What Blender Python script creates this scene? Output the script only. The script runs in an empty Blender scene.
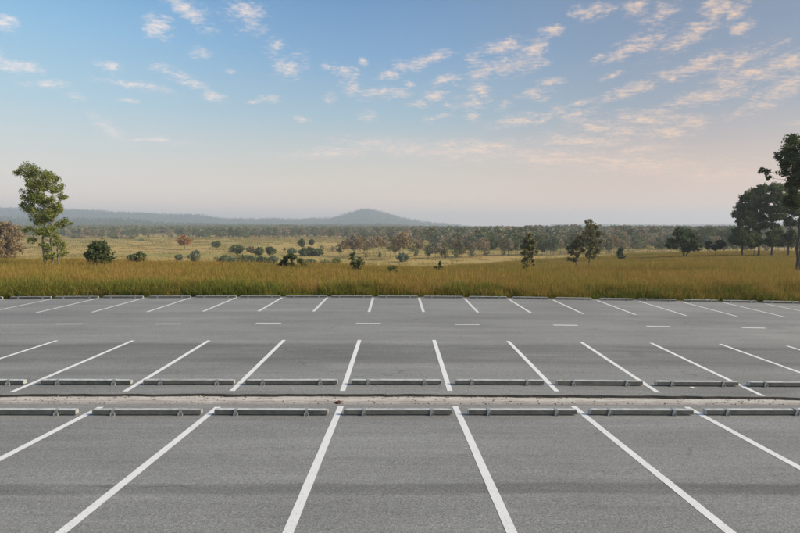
import bpy, math, random
import numpy as np
from math import radians as R, sin, cos, pi
random.seed(7); rng = np.random.default_rng(7)
SC = bpy.context.scene
COL = SC.collection

# ------------------------------------------------------------------ camera
EYE = 3.86                       # camera height over the middle lot
FPX = 520.0                      # focal length in px for an 800 px wide picture
YAW, PITCH = 0.0254, math.atan((266.5-226)/FPX)
cam = bpy.data.cameras.new('camera'); camo = bpy.data.objects.new('camera', cam); COL.objects.link(camo)
cam.sensor_width = 36; cam.lens = 36*FPX/800; cam.clip_end = 40000; cam.clip_start = .1
camo.location = (0, 0, EYE); camo.rotation_euler = (pi/2-PITCH, 0, -YAW)
SC.camera = camo
SC.view_settings.view_transform = 'Standard'; SC.view_settings.look = 'None'
SC.view_settings.gamma = 1; SC.view_settings.use_curve_mapping = False
EXPO = 0.55
SC.view_settings.exposure = EXPO
SC.cycles.max_bounces = 6; SC.cycles.diffuse_bounces = 3; SC.cycles.transparent_max_bounces = 16
SC.cycles.volume_bounces = 1

# ------------------------------------------------------------------ sun
SUN_AZ, SUN_EL = R(102), R(33)    # azimuth clockwise from straight ahead
sd = (sin(SUN_AZ)*cos(SUN_EL), cos(SUN_AZ)*cos(SUN_EL), sin(SUN_EL))
sun = bpy.data.lights.new('sun', 'SUN'); suno = bpy.data.objects.new('sun', sun); COL.objects.link(suno)
sun.energy = 3.6; sun.angle = R(24); sun.color = (1, .88, .70)
from mathutils import Vector
suno.rotation_euler = Vector(sd).to_track_quat('Z', 'Y').to_euler()

# ------------------------------------------------------------------ node helpers
class NT:
    def __init__(s, nt): s.nt = nt; s.n = nt.nodes; s.l = nt.links
    def new(s, t, **kw):
        n = s.n.new(t)
        for k, v in kw.items(): setattr(n, k, v)
        return n
    def put(s, sock, v):
        if isinstance(v, bpy.types.NodeSocket): s.l.new(v, sock)
        elif v is not None:
            if isinstance(v, (tuple, list)) and len(v) == 3 and sock.type == 'RGBA': v = (*v, 1)
            sock.default_value = v
    def math(s, op, a, b=None, c=None, clamp=False):
        n = s.new('ShaderNodeMath', operation=op, use_clamp=clamp)
        s.put(n.inputs[0], a); s.put(n.inputs[1], b); s.put(n.inputs[2], c); return n.outputs[0]
    def vmath(s, op, a, b=None):
        n = s.new('ShaderNodeVectorMath', operation=op); s.put(n.inputs[0], a); s.put(n.inputs[1], b); return n
    def ramp(s, f, stops, interp='LINEAR'):
        n = s.new('ShaderNodeValToRGB'); s.put(n.inputs[0], f); e = n.color_ramp.elements; n.color_ramp.interpolation = interp
        while len(e) > 1: e.remove(e[-1])
        for i, (p, c) in enumerate(stops):
            x = e[0] if i == 0 else e.new(p)
            x.position = p; x.color = (*c, 1) if isinstance(c, (tuple, list)) else (c, c, c, 1)
        return n.outputs[0]
    def mix(s, f, a, b, blend='MIX'):
        n = s.new('ShaderNodeMix', data_type='RGBA', blend_type=blend)
        s.put(n.inputs[0], f); s.put(n.inputs[6], a); s.put(n.inputs[7], b); return n.outputs[2]
    def noise(s, vec, scale, detail=4, rough=.5, dist=0):
        n = s.new('ShaderNodeTexNoise'); s.put(n.inputs['Vector'], vec)
        n.inputs['Scale'].default_value = scale; n.inputs['Detail'].default_value = detail
        n.inputs['Roughness'].default_value = rough; n.inputs['Distortion'].default_value = dist
        return n.outputs['Fac']
    def maprange(s, v, a, b, c, d, smooth=False):
        n = s.new('ShaderNodeMapRange', interpolation_type='SMOOTHSTEP' if smooth else 'LINEAR')
        for i, x in enumerate((v, a, b, c, d)): s.put(n.inputs[i], x)
        return n.outputs[0]
    def mapping(s, v, loc=(0,0,0), rot=(0,0,0), sc=(1,1,1), typ='POINT'):
        n = s.new('ShaderNodeMapping', vector_type=typ); s.put(n.inputs[0], v)
        n.inputs[1].default_value = loc; n.inputs[2].default_value = rot; n.inputs[3].default_value = sc
        return n.outputs[0]

def lin(c): return tuple(((x/255)/12.92 if x/255 <= .04045 else ((x/255+.055)/1.055)**2.4) for x in c)

def ray(x, y):
    """photo pixel (800 wide) -> world direction from the camera"""
    cx, cz = (x-400)/FPX, (266.5-y)/FPX
    f = cos(PITCH) + cz*sin(PITCH); z = -sin(PITCH) + cz*cos(PITCH)
    return np.array([cx*cos(YAW)+f*sin(YAW), -cx*sin(YAW)+f*cos(YAW), z])

# ------------------------------------------------------------------ world: Nishita sky + low haze colours + broken cloud
W = bpy.data.worlds.new('World'); SC.world = W; W.use_nodes = True
T = NT(W.node_tree); T.n.clear()
tc = T.new('ShaderNodeTexCoord').outputs['Generated']
sep = T.new('ShaderNodeSeparateXYZ'); T.put(sep.inputs[0], tc)
el = T.math('ARCSINE', sep.outputs[2], clamp=False)
az = T.math('ARCTAN2', sep.outputs[0], sep.outputs[1])
sky = T.new('ShaderNodeTexSky', sky_type='NISHITA'); sky.sun_disc = False
sky.sun_elevation = SUN_EL; sky.sun_rotation = SUN_AZ; sky.altitude = 600; sky.air_density = 1.2; sky.dust_density = 2.5; sky.ozone_density = 1.5
K = 1/2**EXPO
def sc3(c, k=K): return tuple(v*k for v in lin(c))
ELS = [0, 2.3, 6.2, 11.5, 17.5, 23.5, 45, 90]
def grad(cols):
    return T.ramp(T.maprange(el, 0, R(90), 0, 1), [(e/90, sc3(c)) for e, c in zip(ELS, cols)])
gl = grad([(276,246,226),(258,240,226),(226,227,222),(184,216,232),(150,200,235),(110,172,226),(84,136,200),(64,110,172)])
gc = grad([(274,238,212),(254,228,208),(222,216,205),(172,199,214),(130,174,214),(104,150,198),(76,122,184),(64,110,172)])
gr = grad([(268,222,194),(246,208,186),(212,191,180),(155,166,182),(130,150,177),(120,140,167),(84,116,168),(64,110,172)])
f1 = T.maprange(az, R(-38), R(0), 0, 1, True); f2 = T.maprange(az, R(-4), R(34), 0, 1, True)
fb = T.maprange(T.math('ABSOLUTE', az), R(60), R(170), 0, 1, True)
g = T.mix(f2, T.mix(f1, gl, gc), gr); g = T.mix(fb, g, gc)
ns = T.vmath('SCALE', sky.outputs[0]); ns.inputs['Scale'].default_value = .06
g = T.mix(.12, g, ns.outputs[0])
# cloud patches: (x, y, half length, half height, tilt) read off the photograph, turned into compass bearings
CL = [(157,28,13,9,-20),(185,9,24,9,-28),(243,12,20,13,-30),(8,62,24,5,-15),(46,84,16,4,-3),(3,23,7,6,0),(138,85,26,4,-4),(182,77,19,5,-14),
(213,94,13,4,-8),(110,130,17,5,-35),(160,141,26,3,0),(202,54,9,4,0),(109,66,9,4,-10),(277,52,9,9,0),(290,66,16,8,15),(271,99,9,4,0),(343,71,15,5,-20),
(350,84,11,6,-10),(332,97,8,5,0),(386,76,11,4,5),(385,95,28,5,0),(424,60,25,5,16),(402,64,8,5,0),(418,103,13,4,5),(368,114,9,4,0),(437,94,14,4,0),
(476,60,10,5,0),(449,79,15,4,8),(482,74,17,6,10),(478,88,14,6,-20),(472,99,16,6,0),(516,63,22,10,8),(505,45,20,7,0),(534,48,15,8,30),(437,117,11,3,0),
(518,120,24,5,5),(470,115,9,5,0),(535,95,16,5,0),(594,8,16,7,5),(556,31,13,5,0),(549,83,11,4,0),(636,44,26,7,22),(660,12,14,7,20),(635,9,11,6,0),
(692,31,30,8,27),(715,12,16,8,30),(740,10,10,6,30),(742,27,9,5,30),(625,93,30,5,16),(700,67,34,7,8),(738,60,24,6,18),(762,72,40,7,15),(791,57,16,6,20),
(706,97,28,6,8),(784,90,30,7,28),(568,115,18,5,0),(592,126,26,6,-8),(625,131,20,6,0),(650,118,30,7,-4),(664,133,20,6,0),(690,121,15,5,0),(792,124,9,2,0),
(575,104,15,3,5),(585,140,50,5,-3),(640,150,30,4,0),(330,152,50,5,4),(400,148,60,8,-4),(470,152,70,10,-4),(560,157,80,9,-4),(640,165,80,9,-4),(720,175,50,6,-4),(500,148,40,4,-6),(550,153,50,4,-8),(620,160,60,5,-8),(450,143,30,3,-5),(325,66,5,3,0),(448,106,6,3,0),(300,118,7,3,0),(505,108,8,3,0),(545,120,8,3,10),(612,78,8,3,15),(672,80,9,3,15),(600,56,6,3,0),(730,112,9,3,15),(755,98,10,3,20),(410,84,6,3,0),(362,62,5,3,0),(255,100,7,2,0),(130,102,8,2,0),(75,96,8,2,0),(230,70,5,2,0)]
pv = T.new('ShaderNodeCombineXYZ'); T.put(pv.inputs[0], az); T.put(pv.inputs[1], el)
wob = T.new('ShaderNodeTexNoise'); T.put(wob.inputs['Vector'], pv.outputs[0]); wob.inputs['Scale'].default_value = 16; wob.inputs['Detail'].default_value = 4
wv = T.vmath('SUBTRACT', wob.outputs['Color'], (.5,.5,.5)); wv2 = T.vmath('MULTIPLY', wv.outputs[0], (.05,.032,0))
pw = T.vmath('ADD', pv.outputs[0], wv2.outputs[0]).outputs[0]
env = None
pw0 = pw
for kc, (x, y, rx, ry, a) in enumerate(CL):
    d = ray(x, y); d = d/np.linalg.norm(d)
    A, E_ = math.atan2(d[0], d[1]), math.asin(d[2])
    k = 1/FPX*cos(E_)
    if env is not None and kc % 8 == 0:      # evaluate the patches in batches
        q_ = T.new('ShaderNodeVectorMath', operation='MULTIPLY_ADD'); T.put(q_.inputs[0], env); q_.inputs[1].default_value = (0, 0, 1e-5); T.put(q_.inputs[2], pw0); pw = q_.outputs[0]
    m = T.mapping(pw, (A, E_, 0), (0, 0, R(a)), (rx*1.95*k, ry*2.05*k, 1), 'TEXTURE')
    ln = T.vmath('LENGTH', m).outputs['Value']
    o = T.maprange(ln, 1, 0, 0, 1, False)
    env = o if env is None else T.math('MAXIMUM', env, o)
# the same kind of broken cloud goes on outside the frame
dz = T.math('ADD', T.math('MAXIMUM', sep.outputs[2], 0), .12)
cp = T.new('ShaderNodeCombineXYZ'); T.put(cp.inputs[0], T.math('DIVIDE', sep.outputs[0], dz)); T.put(cp.inputs[1], T.math('DIVIDE', sep.outputs[1], dz))
big = T.maprange(T.noise(cp.outputs[0], 1.6, 3), .5, .72, 0, .8, True)
outw = T.math('MAXIMUM', T.maprange(T.math('ABSOLUTE', az), R(39), R(48), 0, 1, True), T.maprange(el, R(25), R(31), 0, 1, True))
big = T.math('MULTIPLY', big, T.math('MULTIPLY', outw, T.maprange(el, R(5), R(12), 0, 1)))
env = T.math('MAXIMUM', env, big)
n1 = T.noise(T.mapping(cp.outputs[0], rot=(0,0,R(20)), sc=(1,1.15,1)), 9, 8, .62)
n2 = T.noise(T.mapping(cp.outputs[0], rot=(0,0,R(20)), sc=(1,1.2,1)), 34, 6, .65)
nn = T.math('ADD', T.math('MULTIPLY', n1, .52), T.math('MULTIPLY', n2, .48))
dens = T.math('ADD', env, T.math('MULTIPLY', T.math('SUBTRACT', nn, .5), 4.0))
al = T.maprange(dens, .2, 1.35, 0, 1, True)
al = T.math('MULTIPLY', al, T.maprange(env, .02, .4, 0, 1, True))
al = T.math('MULTIPLY', al, T.maprange(el, R(4), R(12), .92, .80))
# very thin veil in the patches' surroundings
ccol = T.mix(T.maprange(az, R(-36), R(28), 0, 1), sc3((226,226,232)), sc3((228,204,192)))
ccol = T.mix(T.maprange(dens, .5, 1.5, 0, 1, True), ccol, T.mix(T.maprange(az, R(-36), R(30), 0, 1), sc3((250,240,236)), sc3((252,214,180))))
g = T.mix(al, g, ccol)
g = T.mix(T.maprange(sep.outputs[2], -.02, -.2, 0, 1), g, sc3((120,115,95)))
bg = T.new('ShaderNodeBackground'); T.put(bg.inputs[0], g); bg.inputs[1].default_value = 1.0
T.l.new(bg.outputs[0], T.new('ShaderNodeOutputWorld').inputs[0])
W.cycles.sampling_method = 'MANUAL'; W.cycles.sample_map_resolution = 512

# ------------------------------------------------------------------ object helpers
def tag(o, label=None, cat=None, group=None, kind=None):
    for k, v in (('label', label), ('category', cat), ('group', group), ('kind', kind)):
        if v: o[k] = v
    return o
def mesh(name, V, F, mats=(), smooth=False, attrs=None):
    """V (n,3); F list of arrays of equal-length faces"""
    V = np.asarray(V, np.float32); me = bpy.data.meshes.new(name)
    if not isinstance(F, list): F = [F]
    F = [np.asarray(f, np.int32) for f in F if len(f)]
    nl = sum(f.size for f in F); nf = sum(len(f) for f in F)
    me.vertices.add(len(V)); me.vertices.foreach_set('co', V.ravel())
    me.loops.add(nl); me.loops.foreach_set('vertex_index', np.concatenate([f.ravel() for f in F]))
    tot = np.concatenate([np.full(len(f), f.shape[1], np.int32) for f in F])
    me.polygons.add(nf); me.polygons.foreach_set('loop_start', np.concatenate([[0], np.cumsum(tot)[:-1]]).astype(np.int32))
    me.update(calc_edges=True)
    if smooth: me.polygons.foreach_set('use_smooth', np.ones(nf, bool))
    for m in mats if isinstance(mats, (list, tuple)) else [mats]: me.materials.append(m)
    for k, (dom, a) in (attrs or {}).items():
        at = me.attributes.new(k, 'FLOAT', dom); at.data.foreach_set('value', np.asarray(a, np.float32))
    me.validate()
    return me
def link(name, me, parent=None, loc=(0,0,0), rz=0):
    o = bpy.data.objects.new(name, me); COL.objects.link(o); o.location = loc; o.rotation_euler = (0, 0, rz)
    if parent: o.parent = parent
    return o
def smooth01(t): t = np.clip(t, 0, 1); return t*t*(3-2*t)
class VN:     # value noise, vectorised
    def __init__(s, seed): s.t = np.random.default_rng(seed).random((256, 256))
    def __call__(s, x, y):
        x, y = np.asarray(x, float), np.asarray(y, float)
        i, j = np.floor(x).astype(int), np.floor(y).astype(int); u, v = smooth01(x-i), smooth01(y-j)
        a, b, c, d = s.t[i % 256, j % 256], s.t[(i+1) % 256, j % 256], s.t[i % 256, (j+1) % 256], s.t[(i+1) % 256, (j+1) % 256]
        return (a*(1-u)+b*u)*(1-v)+(c*(1-u)+d*u)*v
    def fbm(s, x, y, o=4): return sum(s(x*2**k+17*k, y*2**k)*.5**k for k in range(o))/sum(.5**k for k in range(o))
vn = VN(3)

# ------------------------------------------------------------------ heights (world z; the rows of bays run along X)
def z_near(u, v):
    u, v = np.asarray(u, float), np.asarray(v, float)
    vv = np.where(v > 3, v, 3+(v-3)*.35)
    return EYE-3.7125-.078*(vv-9)-.0102*u + .012*(vn(u/4+9, v/3)-.5)*smooth01((12-v)/3)
def z_mid(u, v):
    u, v = np.asarray(u, float), np.asarray(v, float)
    return EYE-3.904-.0088*(v-20)-.0101*u-.0005*np.minimum(u*u, 900)+.0002*u*(v-20)
def hit(x, y, zf, d0=6, d1=60):
    r = ray(x, y); t = d0
    for _ in range(60):
        zz = float(zf(r[0]*t, r[1]*t)); t = (zz-EYE)/r[2]
    return r[0]*t, r[1]*t
V_NEAR = hit(400, 404.6, z_near)[1]
V_MID = hit(400, 394.2, z_mid)[1]
V_END = hit(380, 296.7, z_mid)[1]
U0, U1 = -42., 42.

prof_x = np.array([-900,-400,-150, 0,30,75,130,165,200,215,232,275,300,320,332,347,360,367,375,390,400,425,445,475,520,560,600,700,800,1000,1500])
prof_y = np.array([ 221, 214, 213,211,210,212,215,217,217.5,220,222,221.5,222,221.5,221,216,212,211,213,217,220.5,224.5,226,229.5,230,226.5,227,227,225,222,222])
def crest(a):
    s = smooth01((a-.02)/.42); D = 54+96*s
    slope = np.interp(a, [-.8,-.35,-.15,.05,.1,.2,.3,.45,.6,.8], [.046,.047,.058,.066,.067,.065,.059,.043,.036,.034])
    return D, slope
def z_land(u, v):
    u, v = np.asarray(u, float), np.asarray(v, float)
    X = u*cos(YAW)-v*sin(YAW); Y = u*sin(YAW)+v*cos(YAW)
    d = np.maximum(Y, 5); a = np.clip(X/np.maximum(Y, 5), -1.6, 1.6)
    D, sl = crest(a)
    base = float(z_mid(0, 29)) - EYE - .06 - .008*np.clip(u, -60, 60)
    fl = base - sl*(np.minimum(d, D)-28)
    fall = smooth01((d-D)/(80+.6*D))
    floor_ = -15.0 + 5.0*(vn.fbm(u/210+5, v/130)-.5)*smooth01((d-150)/200) + 5*smooth01((d-700)/900)*smooth01((.3-a)/.5)
    z = fl*(1-fall)+floor_*fall
    z = z + .35*(vn.fbm(u/14, v/14+40, 3)-.5)*smooth01((d-29.5)/8)
    # hills
    px = 400+a*FPX
    H = (226-np.interp(px, prof_x, prof_y))/FPX*4200 + 12
    g1 = np.exp(-((d-4200)/620)**2)*(H+15)*smooth01((d-2400)/1200)
    H2 = np.interp(px, [-600,0,60,120,170,300,380,430,520,900], [60,46,38,40,18,8,14,0,-6,10])
    g2 = np.exp(-((d-2500)/420)**2)*np.maximum(H2, 0)
    rough = (vn.fbm(u/70, v/70, 4)-.5)*12+(vn.fbm(u/260+3, v/260, 3)-.5)*16
    hill = np.maximum(g1, g2); hill = hill + rough*smooth01(hill/60)
    z = z + hill
    # behind and beside the camera
    z = np.where(Y < 5, base-.4, z)
    zl = np.where(v < (V_NEAR+V_MID)/2, z_near(u, v), z_mid(u, v))-EYE
    inside = (np.abs(u) < U1+.3) & (v < V_END+.25) & (v > -25)
    near = smooth01((v-V_END-.1)/.6)
    z = np.where(v < V_END+2.5, (zl-.06)*(1-smooth01((v-V_END-1)/1.5))+z*smooth01((v-V_END-1)/1.5), z)
    z = np.where(inside, zl-.35, z)
    return z+EYE

# ------------------------------------------------------------------ materials
def material(name):
    m = bpy.data.materials.new(name); m.use_nodes = True; t = NT(m.node_tree)
    b = t.n['Principled BSDF']; b.inputs['Specular IOR Level'].default_value = .3
    return m, t, b
def bump(t, b, h, strength, dist):
    n = t.new('ShaderNodeBump'); n.inputs['Strength'].default_value = strength; n.inputs['Distance'].default_value = dist
    t.put(n.inputs['Height'], h); t.l.new(n.outputs[0], b.inputs['Normal'])

def asphalt(name, base, bands):
    m, t, b = material(name)
    p = t.new('ShaderNodeNewGeometry').outputs['Position']
    s = t.new('ShaderNodeSeparateXYZ'); t.put(s.inputs[0], p)
    fine = t.noise(p, 55, 3, .75); med = t.noise(p, 26, 4, .7); large = t.noise(t.mapping(p, sc=(.16,.55,1)), 1, 5, .6)
    patch = t.noise(t.mapping(p, sc=(.05,.9,1)), 1.6, 4, .55)
    streak = t.noise(t.mapping(p, sc=(.35,5,1)), 1.5, 4, .6)
    v = t.math('MULTIPLY', t.maprange(fine, .25, .75, .42, 1.62), t.maprange(large, .3, .7, .84, 1.14))
    v = t.math('MULTIPLY', v, t.maprange(patch, .3, .7, .90, 1.09))
    v = t.math('MULTIPLY', v, t.maprange(med, .25, .75, .66, 1.34))
    v = t.math('MULTIPLY', v, t.maprange(streak, .3, .7, .91, 1.08))
    yy = t.math('ADD', s.outputs[1], t.math('MULTIPLY', t.math('SUBTRACT', t.noise(t.mapping(p, sc=(.25,.05,1)), 1.2, 3), .5), .35))
    for (c, w, amt, soft) in bands:
        dd = t.math('ABSOLUTE', t.math('SUBTRACT', yy, c))
        k = t.math('MULTIPLY', t.maprange(dd, w, w+soft, 1, 0, True), t.maprange(t.noise(t.mapping(p, sc=(.4,2.2,1)), 1, 4), .25, .6, .55, 1.1))
        v = t.math('MULTIPLY', v, t.math('SUBTRACT', 1, t.math('MULTIPLY', k, amt)))
    pale = t.math('GREATER_THAN', t.noise(p, 120, 1, .5), .70)
    col = t.vmath('SCALE', (base[0], base[1], base[2])); t.put(col.inputs['Scale'], v)
    c = t.mix(t.math('MULTIPLY', pale, .35), col.outputs[0], (.36,.35,.33))
    blot = t.maprange(t.noise(p, 5.5, 3, .7), .64, .74, 0, .30); c = t.mix(blot, c, (.12,.118,.108))
    oil = t.new('ShaderNodeTexVoronoi'); t.put(oil.inputs['Vector'], t.mapping(p, sc=(.4,.21,1))); oil.inputs['Scale'].default_value = 1
    c = t.mix(t.math('MULTIPLY', t.maprange(t.math('ADD', oil.outputs['Distance'], t.math('MULTIPLY', t.math('SUBTRACT', t.noise(p, 4, 4, .6), .5), .16)), .02, .14, 1, 0, True), .28), c, (.09,.088,.08))
    cr = t.new('ShaderNodeTexVoronoi', feature='DISTANCE_TO_EDGE'); cr.inputs['Scale'].default_value = .23
    wv_ = t.new('ShaderNodeTexNoise'); t.put(wv_.inputs['Vector'], p); wv_.inputs['Scale'].default_value = 1.6; wv_.inputs['Detail'].default_value = 6
    off = t.vmath('SCALE', wv_.outputs['Color']); off.inputs['Scale'].default_value = .55
    t.put(cr.inputs['Vector'], t.vmath('ADD', t.mapping(p, sc=(.6,1,1)), off.outputs[0]).outputs[0])
    crack = t.math('MULTIPLY', t.maprange(cr.outputs['Distance'], .004, .0012, 0, 1), t.maprange(t.noise(p, .35, 3), .52, .6, 0, .45)); c = t.mix(crack, c, (.06,.06,.056))
    dark = t.maprange(t.noise(p, 90, 2, .6), .34, .28, 0, .5)
    c = t.mix(dark, c, (.05,.05,.05))
    t.put(b.inputs['Base Color'], c); b.inputs['Roughness'].default_value = .88
    bump(t, b, fine, .6, .012)
    return m
M = {}
v_of = lambda y, zf: hit(400, y, zf)[1]
M['asphalt_near'] = asphalt('worn_asphalt_near', (.236,.232,.210), [(v_of(489, z_near), .10, .34, .13), (v_of(434, z_near), .1, .05, .5)])
M['asphalt_far'] = asphalt('worn_asphalt_far', (.240,.236,.213), [(v_of(352, z_mid), 1.0, .24, .55), (v_of(362, z_mid), .25, .10, .5), (v_of(389, z_mid), .5, .05, .3), (v_of(316, z_mid), .7, .08, .8), (v_of(345.5, z_mid), .06, .10, .2)])

def paint(name, col, chip):
    m, t, b = material(name)
    p = t.new('ShaderNodeNewGeometry').outputs['Position']
    n = t.noise(p, 45, 4, .7); n2 = t.noise(p, 3.5, 4, .6)
    k = t.math('MULTIPLY', t.maprange(n, .57, .67, 0, 1), t.maprange(n2, .35, .65, .2, chip))
    c = t.mix(t.maprange(n2, .3, .7, 0, .35), col, tuple(x*.78 for x in col))
    c = t.mix(k, c, (.2,.2,.19)); t.put(b.inputs['Base Color'], c); b.inputs['Roughness'].default_value = .7
    bump(t, b, t.noise(p, 70, 3, .7), .5, .01)
    return m
M['paint'] = paint('white_line_paint', (.80,.78,.715), .9)
M['paint_old'] = paint('old_white_line_paint', (.70,.685,.62), 1.0)

m, t, b = material('weathered_concrete_beam'); M['beam'] = m
p = t.new('ShaderNodeTexCoord').outputs['Object']; gp = t.new('ShaderNodeNewGeometry')
s = t.new('ShaderNodeSeparateXYZ'); t.put(s.inputs[0], p)
n = t.noise(gp.outputs['Position'], 9, 5, .65); n2 = t.noise(gp.outputs['Position'], 60, 3, .6); n3 = t.noise(t.mapping(gp.outputs['Position'], sc=(1,1,.2)), 5, 3)
front = t.maprange(s.outputs[2], .122, .112, 0, 1)       # tyre-rubbed sides, coloured darker still to stand in for shade; pale worn crown
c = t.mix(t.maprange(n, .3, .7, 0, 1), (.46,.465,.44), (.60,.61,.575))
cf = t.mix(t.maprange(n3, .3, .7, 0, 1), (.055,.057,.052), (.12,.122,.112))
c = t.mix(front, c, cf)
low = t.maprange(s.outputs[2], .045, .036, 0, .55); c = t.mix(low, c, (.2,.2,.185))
cap = t.maprange(t.math('ABSOLUTE', s.outputs[0]), .495, .4975, 0, .9)
c = t.mix(t.math('MULTIPLY', cap, .8), c, (.55,.56,.53))
c = t.mix(t.maprange(n2, .55, .75, 0, .5), c, (.2,.2,.19)); orr = t.new('ShaderNodeObjectInfo').outputs['Random']
c = t.mix(t.math('MULTIPLY', orr, .3), c, (.19,.18,.15)); c = t.mix(t.maprange(t.noise(gp.outputs['Position'], 1.7, 4), .55, .7, 0, .45), c, (.16,.14,.11)); t.put(b.inputs['Base Color'], c); b.inputs['Roughness'].default_value = .85
bump(t, b, n2, .4, .006)

m, t, b = material('galvanised_bracket'); M['bracket'] = m
n = t.noise(t.new('ShaderNodeNewGeometry').outputs['Position'], 30, 4, .6)
t.put(b.inputs['Base Color'], t.mix(t.maprange(n, .35, .7, 0, 1), (.38,.39,.37), (.24,.235,.22))); b.inputs['Roughness'].default_value = .6; b.inputs['Metallic'].default_value = .2
m, t, b = material('rusted_bolt'); M['bolt'] = m
t.put(b.inputs['Base Color'], (.12,.085,.06)); b.inputs['Roughness'].default_value = .7

m, t, b = material('dusty_concrete_gutter'); M['gutter'] = m
p = t.new('ShaderNodeNewGeometry').outputs['Position']; s = t.new('ShaderNodeSeparateXYZ'); t.put(s.inputs[0], p)
n = t.noise(p, 2.2, 6, .65); n2 = t.noise(p, 28, 4, .7); n3 = t.noise(t.mapping(p, sc=(.6,5,1)), 2, 5, .65)
c = t.mix(t.maprange(n, .3, .7, 0, 1), (.50,.455,.38), (.66,.62,.53))
c = t.mix(t.maprange(n3, .5, .68, 0, .7), c, (.30,.23,.18)); c = t.mix(t.maprange(n2, .58, .72, 0, .7), c, (.14,.11,.09))
mid_ = t.maprange(t.math('ABSOLUTE', t.math('SUBTRACT', t.math('ADD', s.outputs[1], t.math('MULTIPLY', t.math('SUBTRACT', n3, .5), .3)), V_NEAR+.2)), .05, .015, 0, .6); c = t.mix(mid_, c, (.27,.21,.17))
edge = t.maprange(t.math('ADD', s.outputs[1], t.math('MULTIPLY', t.math('SUBTRACT', n, .5), .2)), V_NEAR+.24, V_NEAR+.02, 0, .75)
c = t.mix(edge, c, (.24,.21,.18)); t.put(b.inputs['Base Color'], c); b.inputs['Roughness'].default_value = .95
bump(t, b, n2, .7, .02)
m, t, b = material('broken_asphalt_edge'); M['edge'] = m
n = t.noise(t.new('ShaderNodeNewGeometry').outputs['Position'], 25, 4, .7)
t.put(b.inputs['Base Color'], t.mix(n, (.025,.025,.024), (.09,.088,.08))); b.inputs['Roughness'].default_value = .95
bump(t, b, n, .8, .02)

m, t, b = material('grassland_soil'); M['land'] = m
p = t.new('ShaderNodeNewGeometry').outputs['Position']
n = t.noise(t.mapping(p, sc=(.5,1,1)), .012, 6, .6); n2 = t.noise(t.mapping(p, sc=(.6,1,1)), .05, 6, .65); n3 = t.noise(p, .5, 5, .7); n4 = t.noise(t.mapping(p, sc=(.25,1,1), rot=(0,0,.1)), .02, 5, .6)
c = t.mix(t.maprange(n2, .32, .68, 0, 1), (.48,.325,.115), (.40,.31,.10))
c = t.mix(t.maprange(n4, .50, .62, 0, .75), c, (.27,.25,.075))
c = t.mix(t.maprange(n, .52, .66, 0, .75), c, (.46,.30,.13))
c = t.mix(t.maprange(n3, .5, .75, 0, .35), c, (.16,.14,.05))
s = t.new('ShaderNodeSeparateXYZ'); t.put(s.inputs[0], p)
wood = t.noise(p, .02, 5, .65)
hc = t.mix(t.maprange(wood, .35, .65, 0, 1), (.035,.055,.022), (.075,.07,.035))
far = t.maprange(t.math('ADD', s.outputs[1], t.math('MULTIPLY', wood, 300)), 1080, 1160, 0, 1)
c = t.mix(far, c, hc)
t.put(b.inputs['Base Color'], c); b.inputs['Roughness'].default_value = 1; b.inputs['Specular IOR Level'].default_value = .05
bump(t, b, t.noise(p, .9, 6, .75), 1.0, .5)

def leafmat(name, cols, trans=.25, rand=False):
    m, t, b = material(name)
    a = t.new('ShaderNodeAttribute', attribute_name='tint').outputs['Fac']
    if rand:
        r = t.new('ShaderNodeObjectInfo').outputs['Random']
        a = t.math('ADD', t.math('MULTIPLY', a, .75), t.math('MULTIPLY', r, .25))
    n = len(cols); c = t.ramp(a, [(i/(n-1), x) for i, x in enumerate(cols)])
    t.put(b.inputs['Base Color'], c); b.inputs['Roughness'].default_value = .6; b.inputs['Specular IOR Level'].default_value = .2
    tr = t.new('ShaderNodeBsdfTranslucent'); t.put(tr.inputs[0], c)
    mx = t.new('ShaderNodeMixShader'); mx.inputs[0].default_value = trans
    t.l.new(b.outputs[0], mx.inputs[1]); t.l.new(tr.outputs[0], mx.inputs[2]); t.l.new(mx.outputs[0], t.n['Material Output'].inputs[0])
    return m
M['leaf_light'] = leafmat('light_green_leaves', [(.14,.17,.04),(.26,.29,.075),(.42,.42,.13)], .42)
M['leaf_mid'] = leafmat('green_leaves', [(.075,.10,.035),(.135,.165,.06),(.22,.245,.095)])
M['leaf_dark'] = leafmat('dark_green_leaves', [(.05,.07,.024),(.095,.125,.042),(.175,.20,.068)], .33)
M['leaf_olive'] = leafmat('olive_leaves', [(.11,.105,.045),(.20,.185,.08),(.31,.28,.125)])
M['leaf_russet'] = leafmat('russet_dry_leaves', [(.20,.145,.075),(.31,.225,.12),(.42,.32,.18)])
M['leaf_orange'] = leafmat('orange_dry_leaves', [(.26,.14,.05),(.40,.22,.08),(.5,.3,.12)])
M['leaf_grey'] = leafmat('grey_brown_thin_leaves', [(.20,.16,.105),(.32,.26,.17),(.43,.36,.24)])
M['leaf_pale'] = leafmat('pale_grey_green_leaves', [(.10,.135,.075),(.17,.21,.115),(.25,.29,.16)])
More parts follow.
